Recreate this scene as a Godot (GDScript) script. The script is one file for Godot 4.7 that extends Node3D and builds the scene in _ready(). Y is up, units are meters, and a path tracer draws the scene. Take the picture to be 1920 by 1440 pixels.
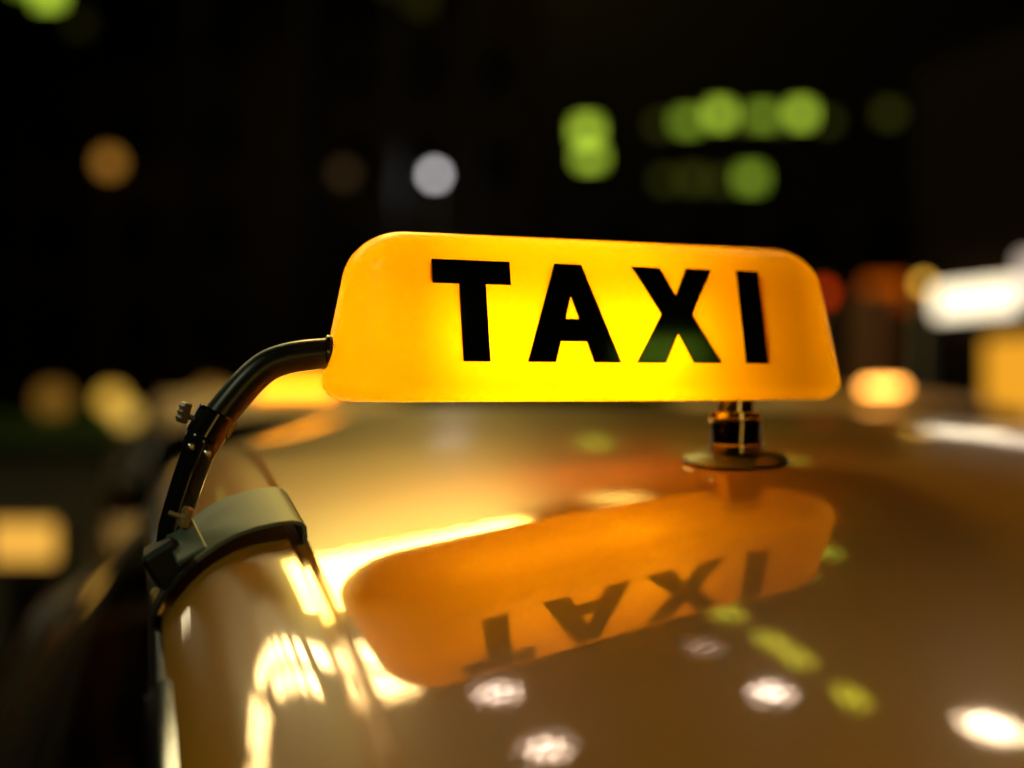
extends Node3D
# Night street: close view of a lit roof sign on a taxi. Axes: x to the right across the car, -z along the car, y up.
# Places on and round the car are written as (r, y, t): r across the car, y above or below eye height, t along the car.

const EYE := 1.75

# ---------------------------------------------------------------- helpers
var used := {}

func W(r: float, y: float, t: float) -> Vector3:
	return Vector3(r, y + EYE, -t)

func lin(r: float, g: float, b: float) -> Color:
	return Color(r, g, b).linear_to_srgb()

func mat(c: Color, rough := 0.6, metal := 0.0) -> StandardMaterial3D:
	var m := StandardMaterial3D.new()
	m.albedo_color = c
	m.roughness = rough
	m.metallic = metal
	return m

func dull(r: float, g: float, b: float) -> StandardMaterial3D:
	var m := mat(lin(r, g, b), 0.9)
	m.metallic_specular = 0.15
	return m

func glow(c: Color, energy: float, rough := 0.4) -> StandardMaterial3D:
	var m := mat(Color(0.25, 0.25, 0.25), rough)
	m.emission_enabled = true
	m.emission = c
	m.emission_energy_multiplier = energy
	return m

func numbered(called: String) -> String:
	if not used.has(called):
		used[called] = 0
		return called
	used[called] += 1
	return "%s_%03d" % [called, used[called]]

func thing(called: String, label: String, category: String, at: Vector3, group := "") -> Node3D:
	var o := Node3D.new()
	o.name = numbered(called)
	add_child(o)
	o.position = at
	tag(o, label, category, group)
	return o

func tag(o: Node, label: String, category: String, group := "") -> void:
	o.set_meta("label", label)
	o.set_meta("category", category)
	if group:
		o.set_meta("group", group)

# a mesh whose points are given in world places, put under its parent so that it stays there
func part(called: String, mesh: Mesh, m: Material, parent: Node3D, local := false) -> MeshInstance3D:
	var o := MeshInstance3D.new()
	o.name = called
	o.mesh = mesh
	o.material_override = m
	parent.add_child(o, true)
	if not local:
		o.position = -origin_of(parent)
	return o

func origin_of(n: Node3D) -> Vector3:
	var p := Vector3.ZERO
	var k: Node = n
	while k != self and k is Node3D:
		p += (k as Node3D).position
		k = k.get_parent()
	return p

func structure(called: String, mesh: Mesh, m: Material) -> MeshInstance3D:
	var o := part(called, mesh, m, self)
	o.set_meta("kind", "structure")
	return o

func begin(smooth := true) -> SurfaceTool:
	var st := SurfaceTool.new()
	st.begin(Mesh.PRIMITIVE_TRIANGLES)
	st.set_smooth_group(0 if smooth else -1)
	return st

# corners counter-clockwise seen from outside
func tri(st: SurfaceTool, a: Vector3, b: Vector3, c: Vector3) -> void:
	st.add_vertex(a)
	st.add_vertex(c)
	st.add_vertex(b)

func quad(st: SurfaceTool, a: Vector3, b: Vector3, c: Vector3, d: Vector3) -> void:
	tri(st, a, b, c)
	tri(st, a, c, d)

func done(st: SurfaceTool) -> ArrayMesh:
	st.generate_normals()
	return st.commit()

# a sheet from a function of (u, v) with its own smooth normals
func sheet(fn: Callable, us: PackedFloat32Array, vs: PackedFloat32Array, flip := false) -> ArrayMesh:
	var pos := PackedVector3Array()
	var nor := PackedVector3Array()
	var idx := PackedInt32Array()
	var e := 0.0008
	for v in vs:
		for u in us:
			pos.append(fn.call(u, v))
			var n: Vector3 = (fn.call(u + e, v) - fn.call(u - e, v)).cross(fn.call(u, v + e) - fn.call(u, v - e)).normalized()
			nor.append(-n if flip else n)
	var w := us.size()
	for j in vs.size() - 1:
		for i in w - 1:
			var a := j * w + i
			if flip:
				idx.append_array([a, a + 1, a + w + 1, a, a + w + 1, a + w])
			else:
				idx.append_array([a, a + w + 1, a + 1, a, a + w, a + w + 1])
	var arr := []
	arr.resize(Mesh.ARRAY_MAX)
	arr[Mesh.ARRAY_VERTEX] = pos
	arr[Mesh.ARRAY_NORMAL] = nor
	arr[Mesh.ARRAY_INDEX] = idx
	var am := ArrayMesh.new()
	am.add_surface_from_arrays(Mesh.PRIMITIVE_TRIANGLES, arr)
	return am

func steps(a: float, b: float, n: int, power := 1.0) -> PackedFloat32Array:
	var out := PackedFloat32Array()
	for i in n + 1:
		out.append(a + (b - a) * pow(float(i) / n, power))
	return out

# box with chamfered edges, axes b, centre c
func add_box(st: SurfaceTool, c: Vector3, size: Vector3, b := Basis.IDENTITY, ch := 0.0) -> void:
	var h := size / 2.0
	ch = minf(ch, minf(h.x, minf(h.y, h.z)) * 0.9)
	var f := func(x: float, y: float, z: float) -> Vector3: return c + b * Vector3(x, y, z)
	for ax in 3:
		for s: float in [-1.0, 1.0]:
			var n := Vector3.ZERO
			n[ax] = s
			var u := Vector3.ZERO
			u[(ax + 1) % 3] = 1.0
			var v := Vector3.ZERO
			v[(ax + 2) % 3] = s
			var hu: float = h[(ax + 1) % 3] - ch
			var hv: float = h[(ax + 2) % 3] - ch
			var o: Vector3 = n * h[ax]
			var p := [o - u * hu - v * hv, o + u * hu - v * hv, o + u * hu + v * hv, o - u * hu + v * hv]
			quad(st, f.call(p[0].x, p[0].y, p[0].z), f.call(p[1].x, p[1].y, p[1].z), f.call(p[2].x, p[2].y, p[2].z), f.call(p[3].x, p[3].y, p[3].z))
	if ch <= 0.0:
		return
	for ax in 3:
		var a1 := (ax + 1) % 3
		var a2 := (ax + 2) % 3
		for s1: float in [-1.0, 1.0]:
			for s2: float in [-1.0, 1.0]:
				var lo := Vector3.ZERO
				lo[ax] = -(h[ax] - ch)
				lo[a1] = s1 * h[a1]
				lo[a2] = s2 * (h[a2] - ch)
				var lo2 := lo
				lo2[a1] = s1 * (h[a1] - ch)
				lo2[a2] = s2 * h[a2]
				var hi := lo
				hi[ax] = h[ax] - ch
				var hi2 := lo2
				hi2[ax] = h[ax] - ch
				if s1 * s2 > 0.0:
					quad(st, c + b * lo, c + b * lo2, c + b * hi2, c + b * hi)
				else:
					quad(st, c + b * lo2, c + b * lo, c + b * hi, c + b * hi2)
	for sx: float in [-1.0, 1.0]:
		for sy: float in [-1.0, 1.0]:
			for sz: float in [-1.0, 1.0]:
				var p0 := Vector3(sx * h.x, sy * (h.y - ch), sz * (h.z - ch))
				var p1 := Vector3(sx * (h.x - ch), sy * h.y, sz * (h.z - ch))
				var p2 := Vector3(sx * (h.x - ch), sy * (h.y - ch), sz * h.z)
				if sx * sy * sz > 0.0:
					tri(st, c + b * p0, c + b * p1, c + b * p2)
				else:
					tri(st, c + b * p0, c + b * p2, c + b * p1)

func box(c: Vector3, size: Vector3, b := Basis.IDENTITY, ch := 0.0) -> ArrayMesh:
	var st := begin(false)
	add_box(st, c, size, b, ch)
	return done(st)

# tube along a path with a radius at each point, ends closed
func add_tube(st: SurfaceTool, path: Array, radii: Array, n := 24, closed := true) -> void:
	var rings := []
	var side := Vector3.ZERO
	for i in path.size():
		var d: Vector3 = (path[mini(i + 1, path.size() - 1)] - path[maxi(i - 1, 0)]).normalized()
		if side == Vector3.ZERO:
			side = d.cross(Vector3(0.13, 0.21, 0.97)).normalized()
			if side.length() < 0.5:
				side = d.cross(Vector3.RIGHT).normalized()
		side = (side - d * side.dot(d)).normalized()
		var up := d.cross(side)
		var ring := []
		for k in n:
			var a := TAU * k / n
			ring.append(path[i] + (side * cos(a) + up * sin(a)) * radii[i])
		rings.append(ring)
	for i in rings.size() - 1:
		for k in n:
			var k2 := (k + 1) % n
			quad(st, rings[i][k], rings[i][k2], rings[i + 1][k2], rings[i + 1][k])
	if closed:
		for k in n:
			var k2 := (k + 1) % n
			tri(st, path[0], rings[0][k2], rings[0][k])
			tri(st, path[-1], rings[-1][k], rings[-1][k2])

func tube(path: Array, radii: Array, n := 24) -> ArrayMesh:
	var st := begin()
	add_tube(st, path, radii, n)
	return done(st)

# turned shape: profile of (radius, height) from bottom to top round an axis; creases where a height or radius is given twice
func add_lathe(st: SurfaceTool, at: Vector3, profile: Array, axis := Vector3.UP, n := 40) -> void:
	var s := axis.cross(Vector3(0.3, 0.1, 0.9)).normalized()
	var w := axis.cross(s)
	for i in profile.size() - 1:
		var p: Vector2 = profile[i]
		var q: Vector2 = profile[i + 1]
		st.set_smooth_group(i)
		for k in n:
			var a := TAU * k / n
			var b := TAU * (k + 1) / n
			var da := s * cos(a) + w * sin(a)
			var db := s * cos(b) + w * sin(b)
			quad(st, at + axis * p.y + da * p.x, at + axis * p.y + db * p.x, at + axis * q.y + db * q.x, at + axis * q.y + da * q.x)

func lathe(at: Vector3, profile: Array, axis := Vector3.UP, n := 40) -> ArrayMesh:
	var st := begin()
	add_lathe(st, at, profile, axis, n)
	return done(st)

func ball(at: Vector3, r: float, n := 24) -> ArrayMesh:
	var prof := []
	for i in n / 2 + 1:
		var a := -PI / 2 + PI * i / (n / 2)
		prof.append(at + Vector3.UP * sin(a) * r)
	var rad := []
	for i in n / 2 + 1:
		rad.append(cos(-PI / 2 + PI * i / (n / 2)) * r)
	var st := begin()
	add_tube(st, prof, rad, n, false)
	return done(st)

func lamp_light(parent: Node3D, at: Vector3, c: Color, energy: float, size := 0.1) -> void:
	var l := OmniLight3D.new()
	l.name = "light"
	l.light_color = c
	l.light_energy = energy
	l.light_size = size
	l.omni_range = 60.0
	l.omni_attenuation = 2.0
	l.shadow_enabled = true
	parent.add_child(l, true)
	l.position = at - origin_of(parent)

# ---------------------------------------------------------------- the taxi's roof
const MID := 0.6

func roof_y(r: float, t: float) -> float:
	var x := r - MID
	var k := 0.0
	var twist := 0.42368 * x
	if x <= 0.0:
		k = 0.16147 * x * x - 0.28246 * x * x * x * x
	else:
		k = 0.035 * x * x + 0.012 * x * x * x * x
		twist = 0.42368 * 0.5 * (1.0 - exp(-x / 0.5))
	var u := t - 0.01493 * x * x - 0.35791 * x * x * x * x * (1.0 if x < 0.0 else 0.4) + twist
	var w := 0.19524
	var sp := w * log(1.0 + exp((0.58904 - u) / w))
	var back := maxf(0.0, t - 1.1)
	if x < 0.0:
		k += 0.37 * x * x * back * back / (back + 0.3)
	return -0.05617 - 0.22466 * sp - 0.04539 * (1.0 - t) - k - 0.036 * back * back

# the paint's skin is not quite even: waves a few thousandths of a millimetre high
var skin := FastNoiseLite.new()

func on_roof(r: float, t: float) -> Vector3:
	return W(r, roof_y(r, t) + skin.get_noise_2d(r, t) * 0.000012, t)

const DL := 0.1035     # outer edge of the roof ditch
const DR := 0.1165     # inner edge
const RIGHT := 1.8     # what mirrors the left edge onto the right

func rail(side: float, v: float, t: float) -> Vector3:
	# v 0 to 0.8 across the rail, 0.8 to 1 round its lower lip
	var a := minf(v, 0.8) / 0.8
	var off := DL - a * 0.09
	var r := off if side < 0.0 else RIGHT - off
	var y := roof_y(r, t) - 64.0 * pow(maxf(DL - off, 0.0), 3.0)
	var o := off
	if v > 0.8:
		var q := (v - 0.8) / 0.2
		var a0 := deg_to_rad(57.0)
		var a1 := a0 + deg_to_rad(88.0) * maxf(q, 0.001)
		o -= (sin(a1) - sin(a0)) / deg_to_rad(88.0) * 0.017
		y -= (cos(a0) - cos(a1)) / deg_to_rad(88.0) * 0.017
	return W(o if side < 0.0 else RIGHT - o, y, t)

func lip_y(side: float, t: float) -> float:
	return rail(side, 1.0, t).y - EYE

const CARM := RIGHT / 2.0

func build_taxi() -> Node3D:
	var paint := mat(lin(0.85, 0.36, 0.03), 0.04, 0.14)
	paint.metallic_specular = 0.71
	paint.clearcoat_enabled = true
	paint.clearcoat = 0.65
	paint.clearcoat_roughness = 0.29
	var black := mat(lin(0.006, 0.006, 0.006), 0.3)
	var rubber := mat(lin(0.012, 0.012, 0.012), 0.7)
	var gloss := mat(lin(0.006, 0.006, 0.006), 0.3)
	var chrome := mat(lin(0.5, 0.5, 0.5), 0.12, 1.0)
	var glass := mat(Color(0.02, 0.022, 0.022, 0.86), 0.04)
	glass.metallic_specular = 0.22
	glass.transparency = BaseMaterial3D.TRANSPARENCY_ALPHA
	var base := W(CARM, -EYE, 1.3)
	var car := thing("taxi", "yellow taxi whose glossy roof fills the lower half of the view", "taxi", base, "taxis waiting in the rank")
	var t0 := 0.24
	var t1 := 2.9
	var ts := steps(t0, t1, 150, 1.3)
	var tf := steps(t0, 1.0, 210)
	tf.append_array(steps(1.03, t1, 55))
	var rs := steps(DR, 0.78, 190)
	rs.append_array(steps(0.80, RIGHT - DR, 45))
	skin.seed = 3
	skin.frequency = 85.0
	skin.noise_type = FastNoiseLite.TYPE_SIMPLEX
	skin.fractal_type = FastNoiseLite.FRACTAL_NONE
	part("roof_panel", sheet(func(u, v): return on_roof(u, v), rs, tf), paint, car)
	for side: float in [-1.0, 1.0]:
		var ditch := func(u: float, v: float) -> Vector3:
			var r := DL + (DR - DL) * u
			var d := 0.0065 * (1.0 - pow(absf(2.0 * u - 1.0), 5.0))
			r = r if side < 0.0 else RIGHT - r
			return W(r, roof_y(r, v) - d, v)
		part("roof_ditch", sheet(ditch, PackedFloat32Array([0.0, 0.03, 0.07, 0.13, 0.22, 0.35, 0.5, 0.65, 0.78, 0.87, 0.93, 0.97, 1.0]), ts, side > 0.0), paint, car)
		part("roof_rail", sheet(func(u, v): return rail(side, 1.0 - u, v), steps(0.0, 1.0, 48), ts, side > 0.0), paint, car)
		# glossy trim that rounds from under the rail's lip to the glass
		var trim := func(u: float, v: float) -> Vector3:
			var a := u * PI * 0.62
			var o := 0.013 - sin(a) * 0.011
			return W(o if side < 0.0 else RIGHT - o, lip_y(side, v) + 0.001 - (1.0 - cos(a)) * 0.026, v)
		part("window_trim", sheet(trim, steps(0.0, 1.0, 16), steps(t0, t1, 60), side > 0.0), gloss, car)
		var drip := func(u: float, v: float) -> Vector3:
			var e: Vector3 = rail(side, 0.8, v)
			return e + Vector3(side * (-0.0015 + 0.0150 * u), 0.0022 - 0.0070 * u - 0.0045 * u * u, 0)
		part("drip_trim", sheet(drip, steps(0.0, 1.0, 8), steps(t0, 0.72, 30), side > 0.0), chrome, car)
		# side glass with the pillars that divide it
		var spans := [[0.02, 0.42, 0.10, "quarter_window"], [0.50, 1.36, 0.46, "side_window"], [1.46, 2.34, 1.42, "side_window"], [2.40, 2.86, 2.46, "quarter_window"]]
		var pane := func(u: float, v: float) -> Vector3:
			var top := lip_y(side, maxf(v, t0)) - 0.030
			var o := lerpf(0.004, -0.255, pow(maxf(u, 0.0), 0.9))
			return W(o if side < 0.0 else RIGHT - o, lerpf(top, -0.56, u), v)
		for s in spans:
			if s[3] == "side_window":
				part("side_window", sheet(pane, steps(0.0, 1.0, 14), steps(s[0], s[1], 24), side < 0.0), glass, car)
		var pillar := func(u: float, v: float) -> Vector3:
			var p: Vector3 = pane.call(u, v)
			return p + Vector3(-side * 0.004, 0, 0)
		for s in [[0.24, 0.50], [1.36, 1.46], [2.34, 2.9]]:
			part("pillar", sheet(pillar, steps(0.0, 1.0, 14), steps(s[0], s[1], 8), side < 0.0), black, car)
		# lower body side
		var flank := func(u: float, v: float) -> Vector3:
			var bulge := sin(clampf(u, 0.0, 1.0) * PI * 0.8 + 0.3) * 0.075
			var nose := pow(clampf((-0.75 - v) / 0.8, 0.0, 1.0), 2.2) * 0.26 + pow(clampf((v - 3.3) / 0.8, 0.0, 1.0), 2.2) * 0.2
			var o := -0.255 - bulge + 0.02 + nose + maxf(0.0, u - 0.8) * 0.3
			var top := -0.56 - 0.26 * pow(clampf((0.2 - v) / 1.7, 0.0, 1.0), 1.2) - 0.14 * clampf((v - 2.9) / 1.2, 0.0, 1.0)
			return W(o if side < 0.0 else RIGHT - o, lerpf(top, -1.52, u), v)
		part("body_side", sheet(flank, steps(0.0, 1.0, 26), steps(-1.55, 4.1, 90), side < 0.0), paint, car)
		for d in [[0.42, 1.38], [1.45, 2.40]]:
			var skin := func(u: float, v: float) -> Vector3:
				return flank.call(u, v) + Vector3(side * 0.004, 0, 0)
			var door := part("door", sheet(skin, steps(0.02, 0.9, 22), steps(d[0], d[1], 18), side < 0.0), paint, car)
			var hp: Vector3 = flank.call(0.14, d[1] - 0.16)
			var st := begin()
			add_tube(st, [hp + Vector3(side * 0.004, 0, -0.09), hp + Vector3(side * 0.035, 0.004, -0.07), hp + Vector3(side * 0.035, 0.004, 0.07), hp + Vector3(side * 0.004, 0, 0.09)], [0.009, 0.01, 0.01, 0.009], 10)
			part("handle", done(st), chrome, door, true)
		for wt: float in [-0.85, 2.95]:
			var hub := W(-0.30 if side < 0.0 else RIGHT + 0.30, -EYE + 0.33, wt)
			var wheel := part("wheel", lathe(hub, [Vector2(0.2, -0.2), Vector2(0.31, -0.2), Vector2(0.33, -0.17), Vector2(0.33, -0.02), Vector2(0.31, 0.015), Vector2(0.215, 0.015)], Vector3(side, 0, 0), 36), rubber, car)
			part("rim", lathe(hub, [Vector2(0.215, 0.013), Vector2(0.2, -0.01), Vector2(0.07, -0.03), Vector2(0.05, 0.0), Vector2(0.001, 0.004)], Vector3(side, 0, 0), 36), chrome, wheel, true)
	# windscreen, bonnet and nose; rear window, boot and tail
	var across := func(u: float, y: float, t: float, bow: float) -> Vector3:
		var x := u - CARM
		return W(u, y - 0.03 * x * x, t + bow * x * x)
	var lip0 := func(u: float) -> Vector3: return rail(-1.0, (DL - u) / 0.09 * 0.8, t0) if u < DL else (rail(1.0, (DL - RIGHT + u) / 0.09 * 0.8, t0) if u > RIGHT - DL else on_roof(u, t0))
	var lip1 := func(u: float) -> Vector3: return rail(-1.0, (DL - u) / 0.09 * 0.8, t1) if u < DL else (rail(1.0, (DL - RIGHT + u) / 0.09 * 0.8, t1) if u > RIGHT - DL else on_roof(u, t1))
	var screen := func(u: float, v: float) -> Vector3:
		var a: Vector3 = lip0.call(lerpf(0.015, RIGHT - 0.015, u))
		var b: Vector3 = across.call(lerpf(-0.22, RIGHT + 0.22, u), -0.68, -0.62, 0.22)
		return a.lerp(b, v) + Vector3(0, sin(v * PI) * 0.025, 0)
	part("windscreen", sheet(screen, steps(0, 1, 40), steps(0, 1, 20), true), glass, car)
	var rear := func(u: float, v: float) -> Vector3:
		var a: Vector3 = lip1.call(lerpf(0.015, RIGHT - 0.015, u))
		var b: Vector3 = across.call(lerpf(-0.22, RIGHT + 0.22, u), -0.64, 3.45, -0.15)
		return a.lerp(b, v) + Vector3(0, sin(v * PI) * 0.04, 0)
	part("rear_window", sheet(rear, steps(0, 1, 40), steps(0, 1, 20)), glass, car)
	var bonnet := func(u: float, v: float) -> Vector3:
		var x := u * 2.0 - 1.0
		var t := lerpf(-0.55, -1.62, v)
		var half := 1.13 - pow(clampf((-0.75 - t) / 0.8, 0.0, 1.0), 2.2) * 0.24
		return W(CARM + x * half, -0.675 - 0.14 * v - 0.05 * pow(v, 6.0) - 0.04 * x * x, t + 0.2 * x * x)
	part("bonnet", sheet(bonnet, steps(0, 1, 40), steps(0, 1, 24), true), paint, car)
	var boot := func(u: float, v: float) -> Vector3:
		var x := u * 2.0 - 1.0
		var t := lerpf(3.35, 4.12, v)
		var half := 1.13 - pow(clampf((t - 3.3) / 0.8, 0.0, 1.0), 2.2) * 0.2
		return W(CARM + x * half, -0.655 - 0.05 * v - 0.06 * pow(v, 5.0) - 0.03 * x * x, t - 0.12 * x * x)
	part("boot_lid", sheet(boot, steps(0, 1, 40), steps(0, 1, 24)), paint, car)
	var nose := func(u: float, v: float) -> Vector3:
		var x := u * 2.0 - 1.0
		return W(CARM + x * (0.86 + 0.05 * sin(v * PI)), lerpf(-0.865 - 0.04 * x * x, -1.52, v), -1.62 - sin(v * PI) * 0.07 + 0.2 * x * x)
	part("front_bumper", sheet(nose, steps(0, 1, 30), steps(0, 1, 16), true), paint, car)
	var tail := func(u: float, v: float) -> Vector3:
		var x := u * 2.0 - 1.0
		return W(CARM + x * (0.89 + 0.05 * sin(v * PI)), lerpf(-0.765 - 0.03 * x * x, -1.52, v), 4.12 + sin(v * PI) * 0.07 - 0.12 * x * x)
	part("rear_bumper", sheet(tail, steps(0, 1, 30), steps(0, 1, 16)), paint, car)
	part("grille", box(W(CARM, -1.02, -1.67), Vector3(0.9, 0.16, 0.06), Basis.IDENTITY, 0.02), black, car)
	part("underbody", box(W(CARM, -1.50, 1.25), Vector3(1.92, 0.08, 5.2)), rubber, car)
	for s: float in [-1.0, 1.0]:
		part("headlight", box(W(CARM + s * 0.67, -1.0, -1.62), Vector3(0.26, 0.13, 0.1), Basis(Vector3.UP, s * 0.25), 0.03), gloss, car)
		part("tail_light", box(W(CARM + s * 0.7, -0.95, 4.11), Vector3(0.24, 0.14, 0.1), Basis(Vector3.UP, s * 0.2), 0.03), mat(lin(0.15, 0.005, 0.004), 0.15), car)
	return car

# ---------------------------------------------------------------- the sign
const SC := 0.3825     # middle of the sign across the car
const ST := 0.882      # middle of the sign along the car
const SB := -0.0145    # its underside
const SH := 0.142      # its height

func sign_extra(y: float) -> float:
	var d := y - SB
	var e := 0.0
	var rb := 0.015
	if d < rb:
		e += rb - sqrt(maxf(0.0, rb * rb - (rb - d) * (rb - d)))
	var rt := 0.036
	var k := SB + SH - y
	if k < rt:
		e += rt - sqrt(maxf(0.0, rt * rt - (rt - k) * (rt - k)))
	return e

func face_t(y: float) -> float:
	return 0.812 + (y + 0.0133) * 0.2016

func sign_ring(y: float, n := 30) -> Array:
	var e := sign_extra(y)
	var b := maxf(ST - face_t(y) - e, 0.002)
	var low := maxf(0.0, 0.024 - (y - SB))
	var a := 0.2480 - 0.205 * (y - SB) - e * 1.1 - 14.0 * low * low
	var rc := minf(0.067, b * 0.985)
	var ring := []
	var cs := [[1, -1], [1, 1], [-1, 1], [-1, -1]]      # counter-clockwise seen from above: right front, right back, left back, left front
	for q in 4:
		var cx: float = cs[q][0] * (a - rc)
		var cz: float = cs[q][1] * (b - rc)
		for i in n + 1:
			var ang := -PI / 2 + q * PI / 2 + PI / 2 * i / n
			ring.append(Vector2(SC + cx + cos(ang) * rc, ST + cz + sin(ang) * rc))
		# points along the straight side
		var nx: Array = cs[(q + 1) % 4]
		var last: Vector2 = ring[-1]
		var ang2 := q * PI / 2
		var to := Vector2(SC + nx[0] * (a - rc) + cos(ang2) * rc, ST + nx[1] * (b - rc) + sin(ang2) * rc)
		for i in range(1, 12):
			ring.append(last.lerp(to, i / 12.0))
	return ring

func build_shell() -> ArrayMesh:
	var ys := PackedFloat32Array()
	for i in 13:
		ys.append(SB + 0.015 * (1.0 - cos(PI / 2 * i / 12)))
	for i in range(1, 14):
		ys.append(SB + 0.015 + (SH - 0.036 - 0.015) * i / 14.0)
	for i in 25:
		ys.append(SB + SH - 0.036 + 0.036 * sin(PI / 2 * i / 24))
	var st := begin()
	var rings := []
	for y in ys:
		var ring := []
		for p: Vector2 in sign_ring(y, 12):
			ring.append(W(p.x, y, p.y))
		rings.append(ring)
	var n: int = rings[0].size()
	for j in rings.size() - 1:
		for k in n:
			var k2 := (k + 1) % n
			quad(st, rings[j][k], rings[j][k2], rings[j + 1][k2], rings[j + 1][k])
	var c0 := W(SC, SB, ST)
	var c1 := W(SC, SB + SH, ST)
	for k in n:
		var k2 := (k + 1) % n
		tri(st, c1, rings[-1][k], rings[-1][k2])
	st.set_smooth_group(1)
	for k in n:
		var k2 := (k + 1) % n
		tri(st, c0, rings[0][k2], rings[0][k])
	return done(st)

func letter(polys: Array, walls: Array) -> ArrayMesh:
	var st := begin(false)
	var at := func(p: Vector2, out: float) -> Vector3:
		return W(p.x, p.y, face_t(p.y)) + Vector3(0, 0.198, 0.98) * out
	for poly: PackedVector2Array in polys:
		var ix := Geometry2D.triangulate_polygon(poly)
		for i in range(0, ix.size(), 3):
			var a := poly[ix[i]]
			var b := poly[ix[i + 1]]
			var c := poly[ix[i + 2]]
			if (b - a).cross(c - a) < 0.0:
				var k := b
				b = c
				c = k
			tri(st, at.call(a, 0.0012), at.call(b, 0.0012), at.call(c, 0.0012))
	for wall: PackedVector2Array in walls:
		for i in wall.size():
			var a := wall[i]
			var b := wall[(i + 1) % wall.size()]
			quad(st, at.call(a, 0.0012), at.call(a, -0.0012), at.call(b, -0.0012), at.call(b, 0.0012))
	return done(st)

func screw_knob(st: SurfaceTool, at: Vector3, axis: Vector3, flat: Vector3, long: float) -> void:
	# a wing screw: short shank and a flat ridged tab
	var b := Basis(flat.cross(axis).normalized(), axis.normalized(), flat.normalized())
	add_box(st, at, Vector3(0.0062, long, 0.012), b, 0.0012)
	for i in 3:
		add_box(st, at + b * Vector3(0.0028, long * (i - 1) * 0.28, 0.0), Vector3(0.0016, long * 0.14, 0.0125), b, 0.0004)

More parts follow.
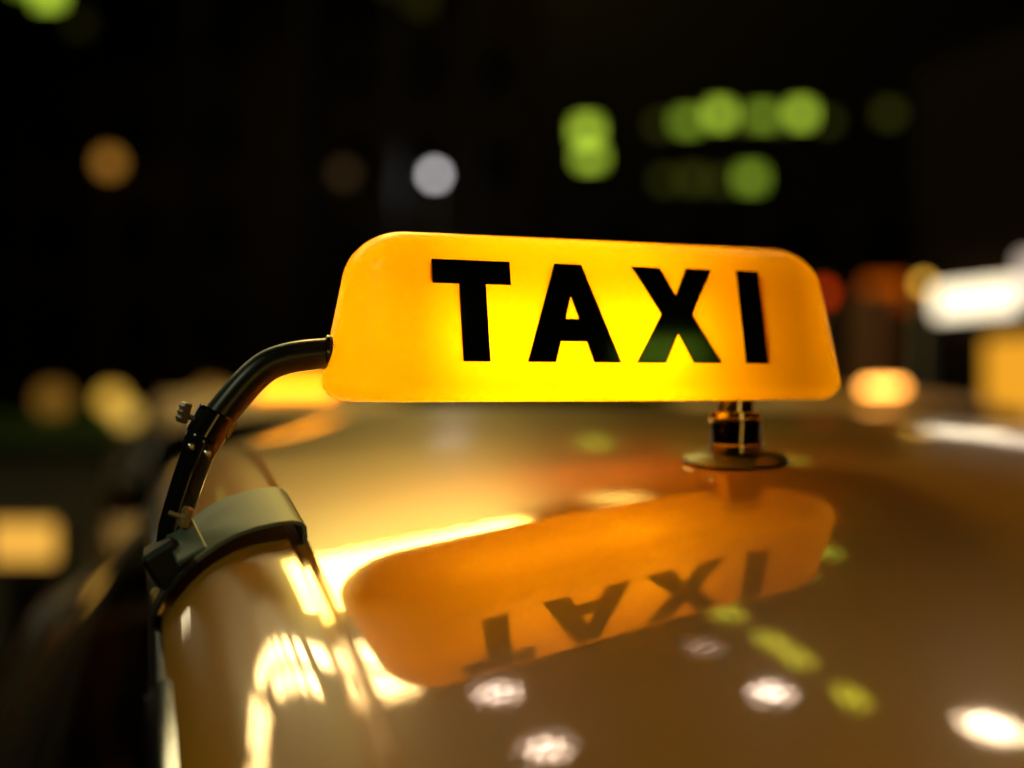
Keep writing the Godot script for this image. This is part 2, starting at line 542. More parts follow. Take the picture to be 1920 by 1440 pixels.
func build_sign() -> Node3D:
	var o := thing("taxi_sign", "glowing yellow plastic TAXI sign on a bent black arm and round foot", "taxi sign", on_roof(0.525, 0.88))
	var plastic := mat(lin(0.36, 0.165, 0.001), 0.3)
	plastic.metallic_specular = 0.35
	plastic.backlight_enabled = true
	plastic.backlight = lin(1.0, 0.42, 0.0001)
	part("lamp_shade", build_shell(), plastic, o)
	var vinyl := mat(lin(0.004, 0.0035, 0.003), 0.05)
	var lo := 0.0182
	var hi := 0.1008
	var v := func(l: Array) -> PackedVector2Array:
		var p := PackedVector2Array()
		for i in range(0, l.size(), 2):
			p.append(Vector2(l[i], l[i + 1]))
		return p
	var pt: PackedVector2Array = v.call([0.2186, hi, 0.2186, 0.0812, 0.2410, 0.0812, 0.2410, lo, 0.2631, lo, 0.2631, 0.0812, 0.2850, 0.0812, 0.2850, hi])
	part("letter", letter([pt], [pt]), vinyl, o)
	var al: PackedVector2Array = v.call([0.3248, hi, 0.2954, lo, 0.3196, lo, 0.3255, 0.0353, 0.3373, 0.0353, 0.3373, 0.0541, 0.3311, 0.0541, 0.3373, 0.0738, 0.3373, hi])
	var ar: PackedVector2Array = v.call([0.3373, hi, 0.3373, 0.0738, 0.3436, 0.0541, 0.3373, 0.0541, 0.3373, 0.0353, 0.3492, 0.0353, 0.3541, lo, 0.3785, lo, 0.3490, hi])
	var outer: PackedVector2Array = v.call([0.3248, hi, 0.2954, lo, 0.3196, lo, 0.3255, 0.0353, 0.3492, 0.0353, 0.3541, lo, 0.3785, lo, 0.3490, hi])
	var hole: PackedVector2Array = v.call([0.3311, 0.0541, 0.3373, 0.0738, 0.3436, 0.0541])
	part("letter", letter([al, ar], [outer, hole]), vinyl, o)
	var px: PackedVector2Array = v.call([0.3960, hi, 0.4207, 0.0599, 0.3934, lo, 0.4204, lo, 0.4349, 0.0438, 0.4476, lo, 0.4740, lo, 0.4498, 0.0599, 0.4733, hi, 0.4483, hi, 0.4356, 0.0759, 0.4228, hi])
	part("letter", letter([px], [px]), vinyl, o)
	var pi: PackedVector2Array = v.call([0.4989, hi, 0.4989, lo, 0.5207, lo, 0.5207, hi])
	part("letter", letter([pi], [pi]), vinyl, o)
	# the tube lamp inside, low and a little to the left of the middle
	var lamp := part("lamp_tube", tube([W(0.26, 0.026, ST - 0.018), W(0.41, 0.026, ST - 0.018)], [0.007, 0.007], 16), glow(Color(1, 0.93, 0.75), 3.0), o)
	for i in 6:
		lamp_light(lamp, W(0.262 + 0.030 * i, 0.026, ST - 0.018), Color(1.0, 0.95, 0.75), LAMP, 0.012)
	# arm: collar on the sign's end, bent tube, sleeve with wing screws, lower tube, clamp
	var black := mat(lin(0.012, 0.012, 0.011), 0.34)
	var dark := mat(lin(0.010, 0.0095, 0.009), 0.16)
	var c := Vector3(-1, 0.10, 0).normalized()
	part("collar", lathe(W(0.1475, 0.0258, ST), [Vector2(0.001, -0.004), Vector2(0.0132, -0.004), Vector2(0.0140, -0.0032), Vector2(0.0140, 0.0028), Vector2(0.0136, 0.0034), Vector2(0.0136, 0.0046), Vector2(0.0140, 0.0052), Vector2(0.0139, 0.0074), Vector2(0.0130, 0.0082), Vector2(0.001, 0.0082)], c), dark, o)
	var crv := Curve3D.new()
	crv.add_point(W(0.150, 0.0262, ST), Vector3.ZERO, Vector3(-0.032, 0.001, 0))
	crv.add_point(W(0.0933, 0.0142, ST), Vector3(0.020, 0.0095, 0), Vector3(-0.019, -0.009, 0))
	crv.add_point(W(0.0480, -0.0370, ST), Vector3(0.011, 0.018, 0), Vector3(-0.004, -0.008, 0))
	var path := []
	var rad := []
	for i in 41:
		path.append(crv.sample_baked(crv.get_baked_length() * i / 40.0, true))
		rad.append(lerpf(0.0127, 0.0131, i / 40.0))
	part("arm_tube", tube(path, rad, 32), black, o)
	var ax := (W(0.0555, -0.0225, ST) - W(0.0440, -0.0435, ST)).normalized()
	var sleeve := part("sleeve", lathe(W(0.0440, -0.0435, ST), [Vector2(0.0135, 0.0), Vector2(0.0156, 0.002), Vector2(0.0156, 0.0225), Vector2(0.0149, 0.0238), Vector2(0.0124, 0.0238)], ax), dark, o)
	var st := begin(false)
	add_box(st, W(0.0615, -0.0345, ST + 0.002), Vector3(0.012, 0.017, 0.016), Basis(Vector3.BACK, -0.45), 0.002)
	part("lug", done(st), dark, sleeve, true)
	var brass := mat(lin(0.75, 0.52, 0.24), 0.4, 0.6)
	var steel := mat(lin(0.5, 0.47, 0.42), 0.3, 1.0)
	st = begin(false)
	screw_knob(st, W(0.0292, -0.0225, ST - 0.006), Vector3(0.28, 0.96, 0), Vector3(0.3, -0.1, 0.95), 0.0165)
	add_tube(st, [W(0.0305, -0.0245, ST - 0.006), W(0.042, -0.0300, ST - 0.006)], [0.0022, 0.0022], 10)
	part("thumb_screw", done(st), steel, o)
	st = begin(false)
	screw_knob(st, W(0.0300, -0.1035, ST - 0.014), Vector3(0.30, 0.95, 0), Vector3(0.3, -0.1, 0.95), 0.0165)
	add_tube(st, [W(0.0300, -0.1045, ST - 0.014), W(0.018, -0.1000, ST - 0.010)], [0.0022, 0.0022], 10)
	part("thumb_screw", done(st), brass, o)
	path = [W(0.0470, -0.0385, ST), W(0.0430, -0.0470, ST), W(0.0395, -0.0560, ST), W(0.0335, -0.0730, ST), W(0.0265, -0.0950, ST), W(0.0215, -0.1130, ST), W(0.0190, -0.1290, ST)]
	part("lower_tube", tube(path, [0.0148, 0.0146, 0.0128, 0.0124, 0.0120, 0.0118, 0.0112], 32), dark, o)
	st = begin(false)
	for k in [[0.0345, -0.0490], [0.0465, -0.0545]]:
		add_lathe(st, W(k[0], k[1], ST - 0.0125), [Vector2(0.003, -0.002), Vector2(0.003, 0.0015), Vector2(0.0015, 0.0025), Vector2(0.0003, 0.0025)], Vector3(0, 0.15, 0.99).normalized(), 12)
	part("rivet", done(st), steel, o)
	# clamp: a bent steel plate over the roof rail with a hook at each end and a block that takes the tube
	var plate_paint := mat(lin(0.17, 0.215, 0.19), 0.55, 0.1)
	var prof := [Vector2(0.1210, -0.0210), Vector2(0.1212, -0.0030), Vector2(0.1205, 0.0045), Vector2(0.1165, 0.0085), Vector2(0.1100, 0.0100), Vector2(0.0980, 0.0092), Vector2(0.0830, 0.0065), Vector2(0.0680, 0.0018), Vector2(0.0530, -0.0058), Vector2(0.0390, -0.0160), Vector2(0.0260, -0.0290), Vector2(0.0150, -0.0430), Vector2(0.0085, -0.0560), Vector2(0.0075, -0.0650), Vector2(0.0140, -0.0680)]
	var ground := roof_y(0.11, ST)
	var t_in := 0.818
	var t_out := 0.938
	var th := 0.0030
	var rows := []
	for i in prof.size():
		var p: Vector2 = prof[i]
		var d: Vector2 = (prof[mini(i + 1, prof.size() - 1)] - prof[maxi(i - 1, 0)]).normalized()
		var nn := Vector2(d.y, -d.x)
		var row := []
		p += Vector2(-0.004, 0.003)
		for k in [[t_in, 0.0], [t_in, 1.0], [t_out, 1.0], [t_out, 0.0]]:
			var q: Vector2 = p - nn * th * (1.0 - k[1])
			# the ends stand at the height of the roof beneath them
			row.append(W(q.x, q.y + ground + 0.85 * (roof_y(0.11, k[0]) - ground), k[0]))
		rows.append(row)
	var bits := []
	for span in [[0, 9], [9, rows.size() - 1]]:
		st = begin(true)
		for i in range(span[0], span[1]):
			for k in 4:
				st.set_smooth_group(k + 1)
				quad(st, rows[i][k], rows[i + 1][k], rows[i + 1][(k + 1) % 4], rows[i][(k + 1) % 4])
		st.set_smooth_group(-1)
		quad(st, rows[span[0]][0], rows[span[0]][1], rows[span[0]][2], rows[span[0]][3])
		quad(st, rows[span[1]][3], rows[span[1]][2], rows[span[1]][1], rows[span[1]][0])
		bits.append(done(st))
	var near_black := mat(lin(0.004, 0.004, 0.004), 0.6)
	var plate := part("roof_clamp", bits[0], plate_paint, o)
	part("clamp_hook", bits[1], near_black, plate, true)  # dark hook end; its black also stands for shade under the plate
	var up := Vector3(-0.42, 0.82, 0.30).normalized()
	var bx := up.cross(Vector3.BACK).normalized()
	var bb := Basis(-bx, up, (-bx).cross(up))
	part("clamp_plate", box(W(0.0300, -0.1205, 0.852), Vector3(0.024, 0.005, 0.056), bb, 0.0012), plate_paint, plate, true)
	part("tube_socket", box(W(0.0165, -0.1365, 0.868), Vector3(0.030, 0.030, 0.050), Basis(Vector3.BACK, 0.55), 0.004), near_black, plate, true)
	part("hook_pad", box(W(0.0105, -0.1640, 0.848), Vector3(0.010, 0.020, 0.018), Basis(Vector3.BACK, 0.2), 0.002), brass, plate, true)
	# round foot at the right: neck, grooved barrel, rings and a shallow disc that follows the roof
	var foot := on_roof(0.5247, 0.88)
	var e := 0.004
	var nrm := Vector3(-(roof_y(0.5247 + e, 0.88) - roof_y(0.5247 - e, 0.88)) / (2 * e), 1.0, (roof_y(0.5247, 0.88 + e) - roof_y(0.5247, 0.88 - e)) / (2 * e)).normalized()
	var nickel := mat(lin(0.50, 0.42, 0.30), 0.14, 1.0)
	var disc := mat(lin(0.11, 0.115, 0.09), 0.30, 0.75)
	part("foot_disc", lathe(foot, [Vector2(0.0475, 0.0008), Vector2(0.0488, 0.0018), Vector2(0.0488, 0.0030), Vector2(0.0480, 0.0040), Vector2(0.030, 0.0088), Vector2(0.022, 0.0100), Vector2(0.001, 0.0100)], nrm, 64), disc, o)
	var f2 := foot + nrm * 0.0095
	part("foot_ring", lathe(f2, [Vector2(0.0238, 0.0), Vector2(0.0240, 0.0035), Vector2(0.0250, 0.0040), Vector2(0.0255, 0.0052), Vector2(0.0255, 0.0064), Vector2(0.0248, 0.0074), Vector2(0.0240, 0.0078), Vector2(0.001, 0.0078)], Vector3.UP, 56), nickel, o)
	part("foot_barrel", lathe(f2 + Vector3(0, 0.0078, 0), [Vector2(0.0240, 0.0), Vector2(0.0240, 0.0205), Vector2(0.0232, 0.0212), Vector2(0.001, 0.0212)], Vector3.UP, 56), mat(lin(0.16, 0.12, 0.08), 0.12, 1.0), o)
	part("foot_ring", lathe(f2 + Vector3(0, 0.0290, 0), [Vector2(0.0242, 0.0), Vector2(0.0256, 0.0010), Vector2(0.0256, 0.0022), Vector2(0.0242, 0.0032), Vector2(0.0238, 0.0075), Vector2(0.021, 0.0085), Vector2(0.001, 0.0085)], Vector3.UP, 56), nickel, o)
	part("foot_neck", lathe(f2 + Vector3(0, 0.0372, 0), [Vector2(0.0165, 0.0), Vector2(0.0165, 0.0150), Vector2(0.001, 0.0150)], Vector3.UP, 40), nickel, o)
	return o

# ---------------------------------------------------------------- the street behind
func C(px: float, py: float, z: float) -> Vector3:
	# a place seen at a bearing from where the photographer stands, z metres ahead
	var x := px * z
	var a := deg_to_rad(19.0)
	return W(x * cos(a) + z * sin(a), py * z, -x * sin(a) + z * cos(a))

const FACING := deg_to_rad(-19.0)

func building(called: String, label: String, centre: Vector3, size: Vector3, yaw: float, wall: Material) -> Node3D:
	var o := thing(called, label, "building", Vector3(centre.x, 0.0, centre.z))
	o.rotation.y = yaw
	part("wall", box(Vector3(0, size.y / 2.0, 0), size), wall, o, true)
	part("cornice", box(Vector3(0, size.y + 0.2, 0), Vector3(size.x + 0.8, 0.6, size.z + 0.8)), wall, o, true)
	return o

# a window on the front of a building, in the building's own axes; front is +z
func window(o: Node3D, x: float, y: float, z: float, w: float, h: float, frame: Material, pane: Material) -> void:
	var f := part("window", box(Vector3(x, y, z + 0.03), Vector3(w + 0.24, h + 0.24, 0.10)), frame, o, true)
	part("pane", box(Vector3(x, y, z + 0.09), Vector3(w, h, 0.05)), pane, f, true)

func street_lamp(label: String, at: Vector3, r: float, c: Color, energy: float, light: float, group: String) -> void:
	var metal := mat(lin(0.03, 0.03, 0.03), 0.5, 0.6)
	var o := thing("street_lamp", label, "street lamp", Vector3(at.x, 0, at.z), group)
	part("pole", tube([Vector3(at.x, 0, at.z), Vector3(at.x, 0.8, at.z), Vector3(at.x, 0.82, at.z), Vector3(at.x, at.y - r, at.z)], [0.11, 0.10, 0.06, 0.045], 12), metal, o)
	part("cap", lathe(at + Vector3(0, r * 0.92, 0), [Vector2(r * 0.75, 0.0), Vector2(r * 0.5, r * 0.25), Vector2(0.001, r * 0.35)], Vector3.UP, 20), metal, o)
	var g := part("lamp_globe", ball(at, r), glow(c, energy), o)
	if light > 0.0:
		lamp_light(g, at, c, light, r * 0.8)

func bollard_lamp(label: String, at: Vector3, r: float, c: Color, energy: float) -> void:
	var metal := mat(lin(0.03, 0.03, 0.03), 0.5, 0.6)
	var o := thing("bollard_lamp", label, "bollard lamp", Vector3(at.x, 0, at.z), "bollard lamps along the pavement")
	part("post", tube([Vector3(at.x, 0, at.z), Vector3(at.x, at.y - r * 0.9, at.z)], [0.09, 0.08], 14), metal, o)
	var g := part("lamp_globe", ball(at, r), glow(c, energy), o)
	lamp_light(g, at, c, energy * 0.5, r * 0.8)
	part("cap", lathe(at + Vector3(0, r * 0.9, 0), [Vector2(r * 0.7, 0.0), Vector2(0.001, r * 0.3)], Vector3.UP, 16), metal, o)

func pendant(label: String, at: Vector3, r: float, c: Color, energy: float, light: float) -> void:
	var metal := mat(lin(0.04, 0.04, 0.04), 0.5, 0.6)
	var o := thing("unseen_pendant_lamp", label, "pendant lamp", at, "unseen round lamps over the street")
	part("housing", lathe(at, [Vector2(r * 1.08, -0.02), Vector2(r * 1.1, 0.06), Vector2(r * 0.6, 0.2), Vector2(0.06, 0.32), Vector2(0.02, 0.36)], Vector3.UP, 28), metal, o)
	var prof := []
	for i in 7:
		var a := PI / 2 * i / 6
		prof.append(Vector2(maxf(r * sin(a), 0.001), -r * 0.35 * cos(a)))
	part("lamp_bowl", lathe(at, prof, Vector3.UP, 28), glow(c, energy), o)
	part("hanger", tube([at + Vector3(0, 0.34, 0), at + Vector3(0, 1.1, 0)], [0.015, 0.015], 8), metal, o)
	part("cable", tube([at + Vector3(-14, 1.9, 0), at + Vector3(-6, 1.25, 0), at + Vector3(0, 1.1, 0), at + Vector3(6, 1.25, 0), at + Vector3(14, 1.9, 0)], [0.012, 0.012, 0.012, 0.012, 0.012], 6), metal, o)
	if light > 0.0:
		lamp_light(o, at + Vector3(0, -r * 0.5 - 0.1, 0), c, light, r)

const LAMP := 0.0156
const YELLOW := Color(1.0, 0.72, 0.2)

func _ready() -> void:
	# camera
	var cam := Camera3D.new()
	cam.name = "camera"
	add_child(cam)
	cam.position = Vector3(0, EYE, 0)
	cam.rotation.y = FACING
	cam.fov = 39.598
	var lens := CameraAttributesPhysical.new()
	lens.frustum_focal_length = 33.3333
	lens.frustum_focus_distance = 0.855
	lens.frustum_near = 0.05
	lens.frustum_far = 500.0
	lens.exposure_aperture = 0.98
	cam.attributes = lens
	cam.fov = 39.598
	cam.near = 0.05
	cam.far = 500.0
	cam.current = true
	# night sky
	var we := WorldEnvironment.new()
	we.name = "world"
	var env := Environment.new()
	env.background_mode = Environment.BG_SKY
	var sky := Sky.new()
	var sm := ProceduralSkyMaterial.new()
	sm.sky_top_color = lin(0.0004, 0.0004, 0.0006)
	sm.sky_horizon_color = lin(0.0016, 0.0010, 0.0007)
	sm.ground_horizon_color = lin(0.0010, 0.0007, 0.0005)
	sm.ground_bottom_color = lin(0.0004, 0.0003, 0.0003)
	sky.sky_material = sm
	env.sky = sky
	env.tonemap_mode = Environment.TONE_MAPPER_LINEAR
	env.tonemap_exposure = 1.0
	env.sdfgi_enabled = true
	env.ssao_enabled = true
	env.ssil_enabled = true
	we.environment = env
	add_child(we)

	# ground
	var asphalt := dull(0.012, 0.012, 0.012)
	var paving := dull(0.014, 0.013, 0.012)
	structure("road", box(Vector3(0, -0.1, -60), Vector3(420, 0.2, 420)), asphalt)
	structure("pavement", box(Vector3(-24.5, 0.065, -60), Vector3(40, 0.13, 400), Basis.IDENTITY, 0.02), paving)
	structure("pavement", box(Vector3(27.2, 0.065, -60), Vector3(40, 0.13, 400), Basis.IDENTITY, 0.02), paving)

	# buildings far behind
	var stone := dull(0.06, 0.043, 0.02)
	var brick := dull(0.05, 0.034, 0.018)
	var grey := dull(0.015, 0.014, 0.012)
	var frame := mat(lin(0.04, 0.04, 0.04), 0.5)
	var unlit := mat(lin(0.010, 0.011, 0.012), 0.12)
	var green := glow(lin(0.40, 0.62, 0.04), 1.0)
	var green_bright := glow(lin(0.48, 0.68, 0.045), 1.9)
	var green_hot := glow(lin(0.52, 0.66, 0.05), 6.0)
	var green_dim := glow(lin(0.20, 0.22, 0.02), 0.3)
	var green_faint := glow(lin(0.2, 0.18, 0.015), 0.12)
	var warm := glow(lin(1.0, 0.84, 0.40), 28.0)
	var amber := glow(lin(1.0, 0.55, 0.10), 1.6)

	# left block, z 45 ahead
	var L := building("office_block", "long dark office block at left with a green lit window at its corner", C(-0.694, 0.0, 49.0), Vector3(50, 60, 8), FACING, stone)
	var rng := RandomNumberGenerator.new()
	rng.seed = 7
	for row in 9:
		for col in 7:
			var wx := 2.2 + col * 3.2
			var wy := 4.0 + row * 4.1
			if absf(wx - 14.0) < 2.6 and absf(wy - 17.5) < 3.0:
				continue
			window(L, wx, wy, 4.0, 1.7, 2.0, frame, unlit)
	window(L, 13.4, 18.9, 4.0, 0.8, 1.0, frame, green)
	window(L, 14.5, 18.2, 4.0, 1.0, 0.9, frame, green_bright)
	window(L, 15.8, 16.9, 4.0, 0.6, 0.6, frame, green_faint)
	# lit storeys out of view above, placed for the glints along the roof rail
	for col in 15:
		for row in 2:
			if rng.randf() < 0.16:
				continue
			window(L, 23.6 - col * 3.15, 39.8 + row * 3.5, 4.0, 2.3 - 0.5 * rng.randf(), 2.2, frame, warm)
	# middle block
	var M := building("office_block", "dark brown office block in the middle distance, behind the grey-white street lamp", C(-0.045, 0.0, 51.0), Vector3(12.5, 21, 8), FACING, brick)
	for row in 4:
		for col in 4:
			window(M, -4.6 + col * 3.1, 3.0 + row * 4.2, 4.0, 1.6, 2.2, frame, unlit)
	window(M, -1.7, 18.6, 4.0, 0.9, 0.8, frame, green_faint)
	window(M, -3.0, 19.4, 4.0, 1.2, 0.6, frame, green_faint)
	# right block with the green windows, z 40
	var R := building("office_block", "black office block at right with two rows of green lit windows", C(0.235, 0.0, 44.0), Vector3(17.5, 20.5, 8), FACING, grey)
	var at_px := func(px: float, py: float, z: float) -> Vector2:
		return Vector2((px - 960.0) / 2000.0 * z - 0.235 * 44.0, (720.0 - py) / 2000.0 * z + EYE)
	for k in [[1100, 245, 0.75, 0.7, 2], [1106, 295, 0.8, 0.5, 2], [1290, 228, 0.8, 0.5, 1], [1350, 214, 0.7, 0.6, 2], [1430, 218, 0.8, 0.5, 1], [1502, 213, 0.7, 0.6, 2], [1300, 336, 0.8, 0.5, 0], [1408, 334, 0.8, 0.6, 1], [1668, 213, 0.6, 0.5, 0], [930, 172, 0.6, 0.6, 0], [1238, 234, 0.5, 0.4, 0], [1392, 224, 0.6, 0.4, 0], [1466, 226, 0.6, 0.4, 0], [1552, 228, 0.5, 0.4, 0], [1248, 338, 0.5, 0.4, 0], [1352, 340, 0.6, 0.4, 0]]:
		var p: Vector2 = at_px.call(k[0], k[1], 39.9)
		if absf(p.x) < 8.4:
			window(R, p.x, p.y, 4.0, k[2], k[3], frame, [green_dim, green, green_bright][k[4]])
	window(R, -7.2, 19.0, 4.0, 2.3, 1.3, frame, glow(lin(1.0, 0.72, 0.14), 3.5))  # out of view above, placed for the yellow patch mirrored in the roof
	for row in 3:
		for col in 5:
			window(R, -7.0 + col * 3.4, 2.8 + row * 2.4, 4.0, 1.4, 1.2, frame, unlit)
	# unseen tower at right, green windows placed for the green streaks mirrored in the roof
	var T := building("unseen_office_tower", "unseen tall dark tower beyond the right block, its green windows placed to show in the taxi roof", W(42.0, 0.0, 56.0), Vector3(30, 66, 10), -PI / 2, grey)
	for row in 4:
		for col in 8:
			var m: Material = unlit
			if row == 3 and col in [1, 3, 4, 6]:
				m = green_hot
			if row == 0 and (col == 2 or col == 5):
				m = green_bright
			if row == 1 and col >= 2 and col <= 4:
				m = green_hot
			window(T, -13.0 + col * 3.6, [39.0, 45.0, 53.0, 61.5][row], 5.0, 2.6, 2.4, frame, m)

	# unseen lit board above the frame, placed for the white band and roof sheen
	var lit := glow(lin(1.0, 0.70, 0.14), 38.0)
	var steel := mat(lin(0.05, 0.05, 0.05), 0.5, 0.5)
	var a := C(-0.288, 0.0, 33.5)
	var b := C(-0.03, 0.0, 40.8)
	var along := (b - a)
	along.y = 0.0
	var len := along.length()
	along = along.normalized()
	var bd := thing("unseen_billboard_sign", "unseen large blank lit billboard above the frame, placed for the white band mirrored in the taxi roof", "billboard", Vector3((a.x + b.x) / 2, 0, (a.z + b.z) / 2))
	var bas := Basis(along, Vector3.UP, along.cross(Vector3.UP))
	for i in 3:
		for j in 2:
			part("lit_panel", box((a + along * len * (i + 0.5) / 3.0) * Vector3(1, 0, 1) + Vector3(0, EYE + 19.9 + 2.65 * (j + 0.5), 0), Vector3(len / 3.0 - 0.06, 2.6, 0.12), bas), lit, bd)
	part("backing", box((a + b) / 2.0 * Vector3(1, 0, 1) + Vector3(0, EYE + 19.9 + 2.65, 0) - bas.z * 0.12, Vector3(len, 5.36, 0.10), bas), steel, bd)  # dark back added to keep panel light off the blocks behind
	var stt := begin(false)
	for i in 4:
		add_box(stt, (a + along * len * i / 3.0) * Vector3(1, 0, 1) + Vector3(0, EYE + 19.9 + 2.6, 0) - bas.z * 0.2, Vector3(0.14, 6.2, 0.14), bas)
		add_box(stt, (a + along * len * i / 3.0) * Vector3(1, 0, 1) + Vector3(0, (EYE + 19.9) / 2.0, 0) - bas.z * 0.2, Vector3(0.22, EYE + 19.9, 0.22), bas)
	part("frame", done(stt), steel, bd)

	# street lamps and bollards
	street_lamp("grey-white round street lamp straight above the left end of the taxi sign", C(-0.0725, 0.196, 38.0), 0.20, lin(0.95, 0.90, 0.90), 4.2, 1.6, "street lamps behind the taxi")
	street_lamp("dim orange round street lamp in the upper left of the night", C(-0.3775, 0.2075, 42.0), 0.42, lin(1.0, 0.42, 0.05), 0.55, 0.8, "street lamps behind the taxi")
	street_lamp("very faint brown street lamp between the orange and the grey-white one", C(-0.1575, 0.1975, 46.0), 0.34, lin(1.0, 0.55, 0.2), 0.09, 0.0, "street lamps behind the taxi")
	street_lamp("yellow globe lamp beside the white shop fascia at right", C(0.386, 0.094, 8.8), 0.045, lin(1.0, 0.52, 0.05), 3.4, 0.05, "street lamps behind the taxi")
	bollard_lamp("bright yellow bollard lamp low at left, upper of an overlapping pair", C(-0.375, -0.0150, 30.0), 0.36, lin(1.0, 0.55, 0.06), 1.0)
	bollard_lamp("yellow bollard lamp low at left, lower and nearer of an overlapping pair", C(-0.361, -0.0290, 22.0), 0.25, lin(1.0, 0.60, 0.10), 0.85)
	bollard_lamp("dim orange bollard lamp near the left edge of the view", C(-0.4300, -0.0150, 30.0), 0.45, lin(1.0, 0.45, 0.05), 0.22)
	bollard_lamp("dim orange bollard lamp seen just behind the bent sign arm", C(-0.2825, -0.0120, 32.0), 0.40, lin(1.0, 0.40, 0.03), 0.30)

	# unseen lamps over the street, placed for the spots mirrored in the roof
	pendant("unseen white pendant lamp over the street, mirrored low in the middle of the roof", W(1.90, 7.5, 8.15), 0.125, lin(0.97, 0.97, 1.0), 16.0, 0.008)
	pendant("unseen white pendant lamp mirrored at the bottom edge of the roof", W(1.95, 7.5, 6.97), 0.125, lin(0.97, 0.97, 1.0), 16.0, 0.008)
	pendant("unseen white pendant lamp mirrored at the right of the roof, under the green streak", W(4.31, 7.5, 6.85), 0.145, lin(0.97, 0.97, 1.0), 16.0, 0.008)
	pendant("unseen weak grey pendant lamp mirrored just under the reflected letter X", W(4.22, 7.5, 8.05), 0.11, lin(1.0, 0.9, 0.9), 3.0, 0.0)
	pendant("unseen large white pendant lamp mirrored in the bottom right corner of the roof", W(5.95, 7.5, 5.50), 0.26, lin(1.0, 1.0, 0.85), 16.0, 0.008)

	pendant("unseen yellow-green pendant lamp mirrored beside the large white one in the roof's corner", W(6.35, 7.5, 5.05), 0.26, lin(0.75, 0.9, 0.08), 7.0, 0.0)

	# shop at the right: lit fascia, amber doorway
	var shop_wall := dull(0.016, 0.009, 0.005)
	var shop := thing("corner_shop", "small shop at right with a long white lit fascia and amber doorway", "shop", W(8.0, -EYE, 8.6))
	part("wall", box(W(9.55, -EYE + 2.6, 6.9), Vector3(3.0, 5.2, 5.6)), shop_wall, shop)
	part("fascia_sign", box(W(7.96, 0.86, 8.70), Vector3(0.14, 0.30, 1.05), Basis.IDENTITY, 0.02), glow(lin(1.0, 0.84, 0.56), 2.3), shop)
	part("fascia_sign", box(W(7.96, 1.02, 7.40), Vector3(0.14, 0.40, 1.35), Basis.IDENTITY, 0.02), glow(lin(1.0, 0.78, 0.62), 0.9), shop)
	part("doorway_light", box(W(7.98, -0.35, 8.05), Vector3(0.06, 1.6, 1.0)), glow(lin(1.0, 0.42, 0.02), 0.9), shop)
	part("door_frame", box(W(8.03, -0.33, 8.05), Vector3(0.05, 1.8, 1.2)), frame, shop)
	part("shop_window", box(W(8.03, -0.25, 6.0), Vector3(0.06, 1.3, 2.2)), unlit, shop)
	part("pillar", box(W(7.95, -0.35, 10.3), Vector3(0.3, 2.8, 0.55)), mat(lin(0.35, 0.16, 0.06), 0.8), shop)
	var sl := AreaLight3D.new()
	sl.name = "light"
	sl.area_size = Vector2(2.4, 0.4)
	sl.light_color = Color(1.0, 0.92, 0.8)
	sl.light_energy = 0.3
	sl.shadow_enabled = true
	shop.add_child(sl, true)
	sl.global_transform = Transform3D(Basis(Vector3.UP, PI / 2), W(7.86, 0.92, 8.0))

	# dark planting low at left
	var leaf := mat(lin(0.03, 0.075, 0.02), 0.6)
	leaf.backlight_enabled = true
	leaf.backlight = lin(0.2, 0.4, 0.1)
	var hedge := thing("hedge", "dark green clipped hedge behind the bollard lamps at left", "hedge", C(-0.44, 0.0, 27.0) * Vector3(1, 0, 1))
	var hs := begin(false)
	for i in 5200:
		var u := rng.randf_range(-3.2, 3.2)
		var hh := 0.92 + 0.10 * sin(u * 2.3) + 0.06 * sin(u * 5.1)
		var p := C(-0.44, 0.0, 27.0) * Vector3(1, 0, 1) + Basis(Vector3.UP, FACING) * Vector3(u, rng.randf_range(0.05, hh), rng.randf_range(-0.45, 0.45))
		var lb2 := Basis.from_euler(Vector3(rng.randf_range(-1.2, 1.2), rng.randf_range(0, TAU), rng.randf_range(-0.6, 0.6)))
		quad(hs, p, p + lb2 * Vector3(0.03, 0.03, 0), p + lb2 * Vector3(0.0, 0.085, 0.01), p + lb2 * Vector3(-0.03, 0.03, 0))
	var fol := part("foliage", done(hs), leaf, hedge)
	fol.set_meta("kind", "stuff")
	part("soil_trough", box(C(-0.44, 0.0, 27.0) * Vector3(1, 0, 1) + Vector3(0, 0.12, 0), Vector3(6.6, 0.24, 1.0), Basis(Vector3.UP, FACING), 0.02), frame, hedge)

	# red lights beyond the sign's right end
	var neon := thing("neon_sign", "rust red neon lamp box hung on a bracket left of the yellow globe lamp", "neon sign", C(0.350, 0.085, 19.0))
	part("lamp_box", box(C(0.350, 0.085, 19.0), Vector3(0.75, 0.5, 0.2), Basis(Vector3.UP, FACING), 0.05), glow(lin(1.0, 0.16, 0.0), 0.45), neon)
	part("bracket", box(C(0.350, 0.085, 19.0) + Vector3(0.0, 0.36, 0.0), Vector3(1.1, 0.06, 0.06), Basis(Vector3.UP, FACING)), frame, neon)
	var tl := thing("traffic_light", "traffic light showing dim red behind the right end of the taxi sign", "traffic light", C(0.292, 0.085, 24.0) * Vector3(1, 0, 1))
	part("pole", tube([C(0.292, 0.0, 24.05) * Vector3(1, 0, 1), C(0.292, 0.085, 24.05) + Vector3(0, 0.3, 0)], [0.07, 0.06], 12), frame, tl)
	part("housing", box(C(0.292, 0.072, 24.0), Vector3(0.34, 1.0, 0.24), Basis(Vector3.UP, FACING), 0.04), frame, tl)
	for i in 3:
		part("lamp_lens", ball(C(0.292, 0.085, 23.88) - Vector3(0, 0.31 * i, 0), 0.15), glow(lin(1.0, 0.06, 0.0), 1.6) if i == 0 else mat(lin(0.02, 0.03, 0.01), 0.2), tl)

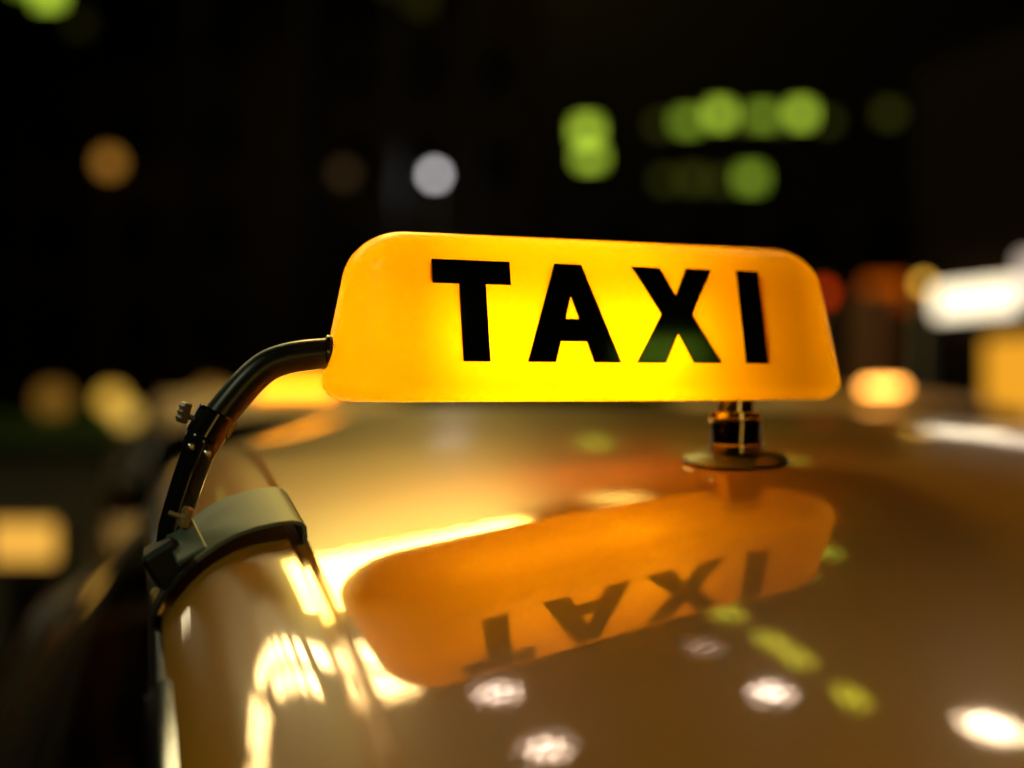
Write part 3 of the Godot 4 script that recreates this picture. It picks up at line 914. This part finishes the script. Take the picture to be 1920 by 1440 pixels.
	# low warm light box on the left
	var lb := thing("light_box", "low warm amber light box glowing on the ground at the left edge", "light box", C(-0.452, 0.0, 7.0) * Vector3(1, 0, 1))
	part("lamp_face", box(C(-0.458, -0.148, 7.0), Vector3(0.42, 0.26, 0.06), Basis(Vector3.UP, FACING), 0.02), glow(lin(1.0, 0.50, 0.07), 0.95), lb)
	part("case", box(C(-0.452, -0.150, 7.06), Vector3(0.52, 0.36, 0.08), Basis(Vector3.UP, FACING), 0.02), frame, lb)
	part("stand", box(C(-0.452, 0.0, 7.06) * Vector3(1, 0, 1) + Vector3(0, 0.28, 0), Vector3(0.3, 0.56, 0.08), Basis(Vector3.UP, FACING)), frame, lb)
	# unseen house at left, its lit windows placed to show in the drip trim
	var ls := building("unseen_corner_house", "unseen low house at far left, its four pale lit windows placed to show in the chrome trim", C(-0.72, 0.0, 29.0), Vector3(7.0, 9.0, 4.0), FACING, shop_wall)
	for i in 4:
		window(ls, -2.55 + 1.7 * i, 6.6, 2.0, 1.35, 2.2, frame, glow(lin(1.0, 0.95, 0.62), 2.2))
	# unseen, behind the camera: placed to show in the glossy letters
	var gs := thing("unseen_green_sign", "unseen green lit strip sign behind the viewer, placed to show in the letter X", "sign", W(5.45, 4.0, -8.1))
	part("lamp_strip", box(W(5.45, 4.12, -8.1), Vector3(0.95, 0.13, 0.1), Basis.IDENTITY, 0.04), glow(lin(0.5, 0.9, 0.05), 5.5), gs)
	part("pole", tube([W(5.45, -EYE, -8.2), W(5.45, 4.08, -8.2)], [0.08, 0.06], 12), steel, gs)
	street_lamp("unseen pale street lamp close at left of the viewer, placed to light the clamp plate", W(-1.7, 1.7, 0.1), 0.11, lin(0.88, 1.0, 0.58), 5.0, 0.6, "unseen street lamps near the viewer")  # lamp out of view, placed to light the clamp plate and arm
	street_lamp("unseen white globe lamp behind the viewer, mirrored in the letter T", W(2.95, 4.75, -8.6), 0.15, lin(1, 0.95, 0.85), 3.5, 0.0, "street lamps behind the taxi")  # lamp out of view, placed to show in the letter T

	var lc := thing("unseen_lamp_column", "unseen tall narrow warm lamp column behind the viewer, mirrored in the sign's foot", "lamp column", W(0.35, -EYE, -6.0))  # unseen column, placed for the bright streak on the foot barrel
	part("lamp_tube", box(W(0.35, 0.2, -6.0), Vector3(0.6, 2.2, 0.2), Basis.IDENTITY, 0.06), glow(lin(1.0, 0.66, 0.12), 4.0), lc)
	part("base", box(W(0.35, -1.42, -6.0), Vector3(0.8, 0.66, 0.4), Basis.IDENTITY, 0.04), steel, lc)

	# the taxi, its sign, and two more of the rank behind
	var car := build_taxi()
	build_sign()
	var dull_paint := mat(lin(0.55, 0.26, 0.04), 0.6)  # duller, rougher paint to weaken reflections on the far taxis
	var others := [[Vector3(0.05, 0, -6.35), "yellow taxi waiting next in line, hidden behind the roof but for its amber roof light"], [Vector3(3.9, 0, -5.2), "yellow taxi in the next lane at right under a white hot roof light"]]
	var far_sign := [[lin(1.0, 0.30, 0.006), 7.0, "bright amber roof light of the next taxi, glowing under the bent arm"], [lin(1.0, 0.38, 0.06), 10.0, "white hot roof light of the taxi in the right lane"]]
	for i in 2:
		var k: Node3D = car.duplicate()
		k.name = numbered("taxi")
		add_child(k)
		k.position = car.position + others[i][0]
		k.set_meta("label", others[i][1])
		for c: Node in k.get_children():
			if c is MeshInstance3D and (c as MeshInstance3D).material_override == (car.get_node("roof_panel") as MeshInstance3D).material_override:
				(c as MeshInstance3D).material_override = dull_paint
		var shift: Vector3 = others[i][0]
		var mid := W(CARM, roof_y(CARM, 0.9) + [0.047, 0.045][i], 0.9) + shift
		var s := thing("roof_light", far_sign[i][2], "taxi sign", mid - Vector3(0, [0.047, 0.045][i], 0), "lit roof signs of the waiting taxis")
		part("lamp_shade", box(mid, Vector3([0.54, 0.30][i], [0.08, 0.055][i], 0.11), Basis.IDENTITY, 0.03), glow(far_sign[i][0], far_sign[i][1]), s)
		part("foot", box(mid - Vector3(0, [0.043, 0.036][i], 0), Vector3([0.3, 0.2][i], [0.006, 0.016][i], 0.08), Basis.IDENTITY, 0.01), frame, s)
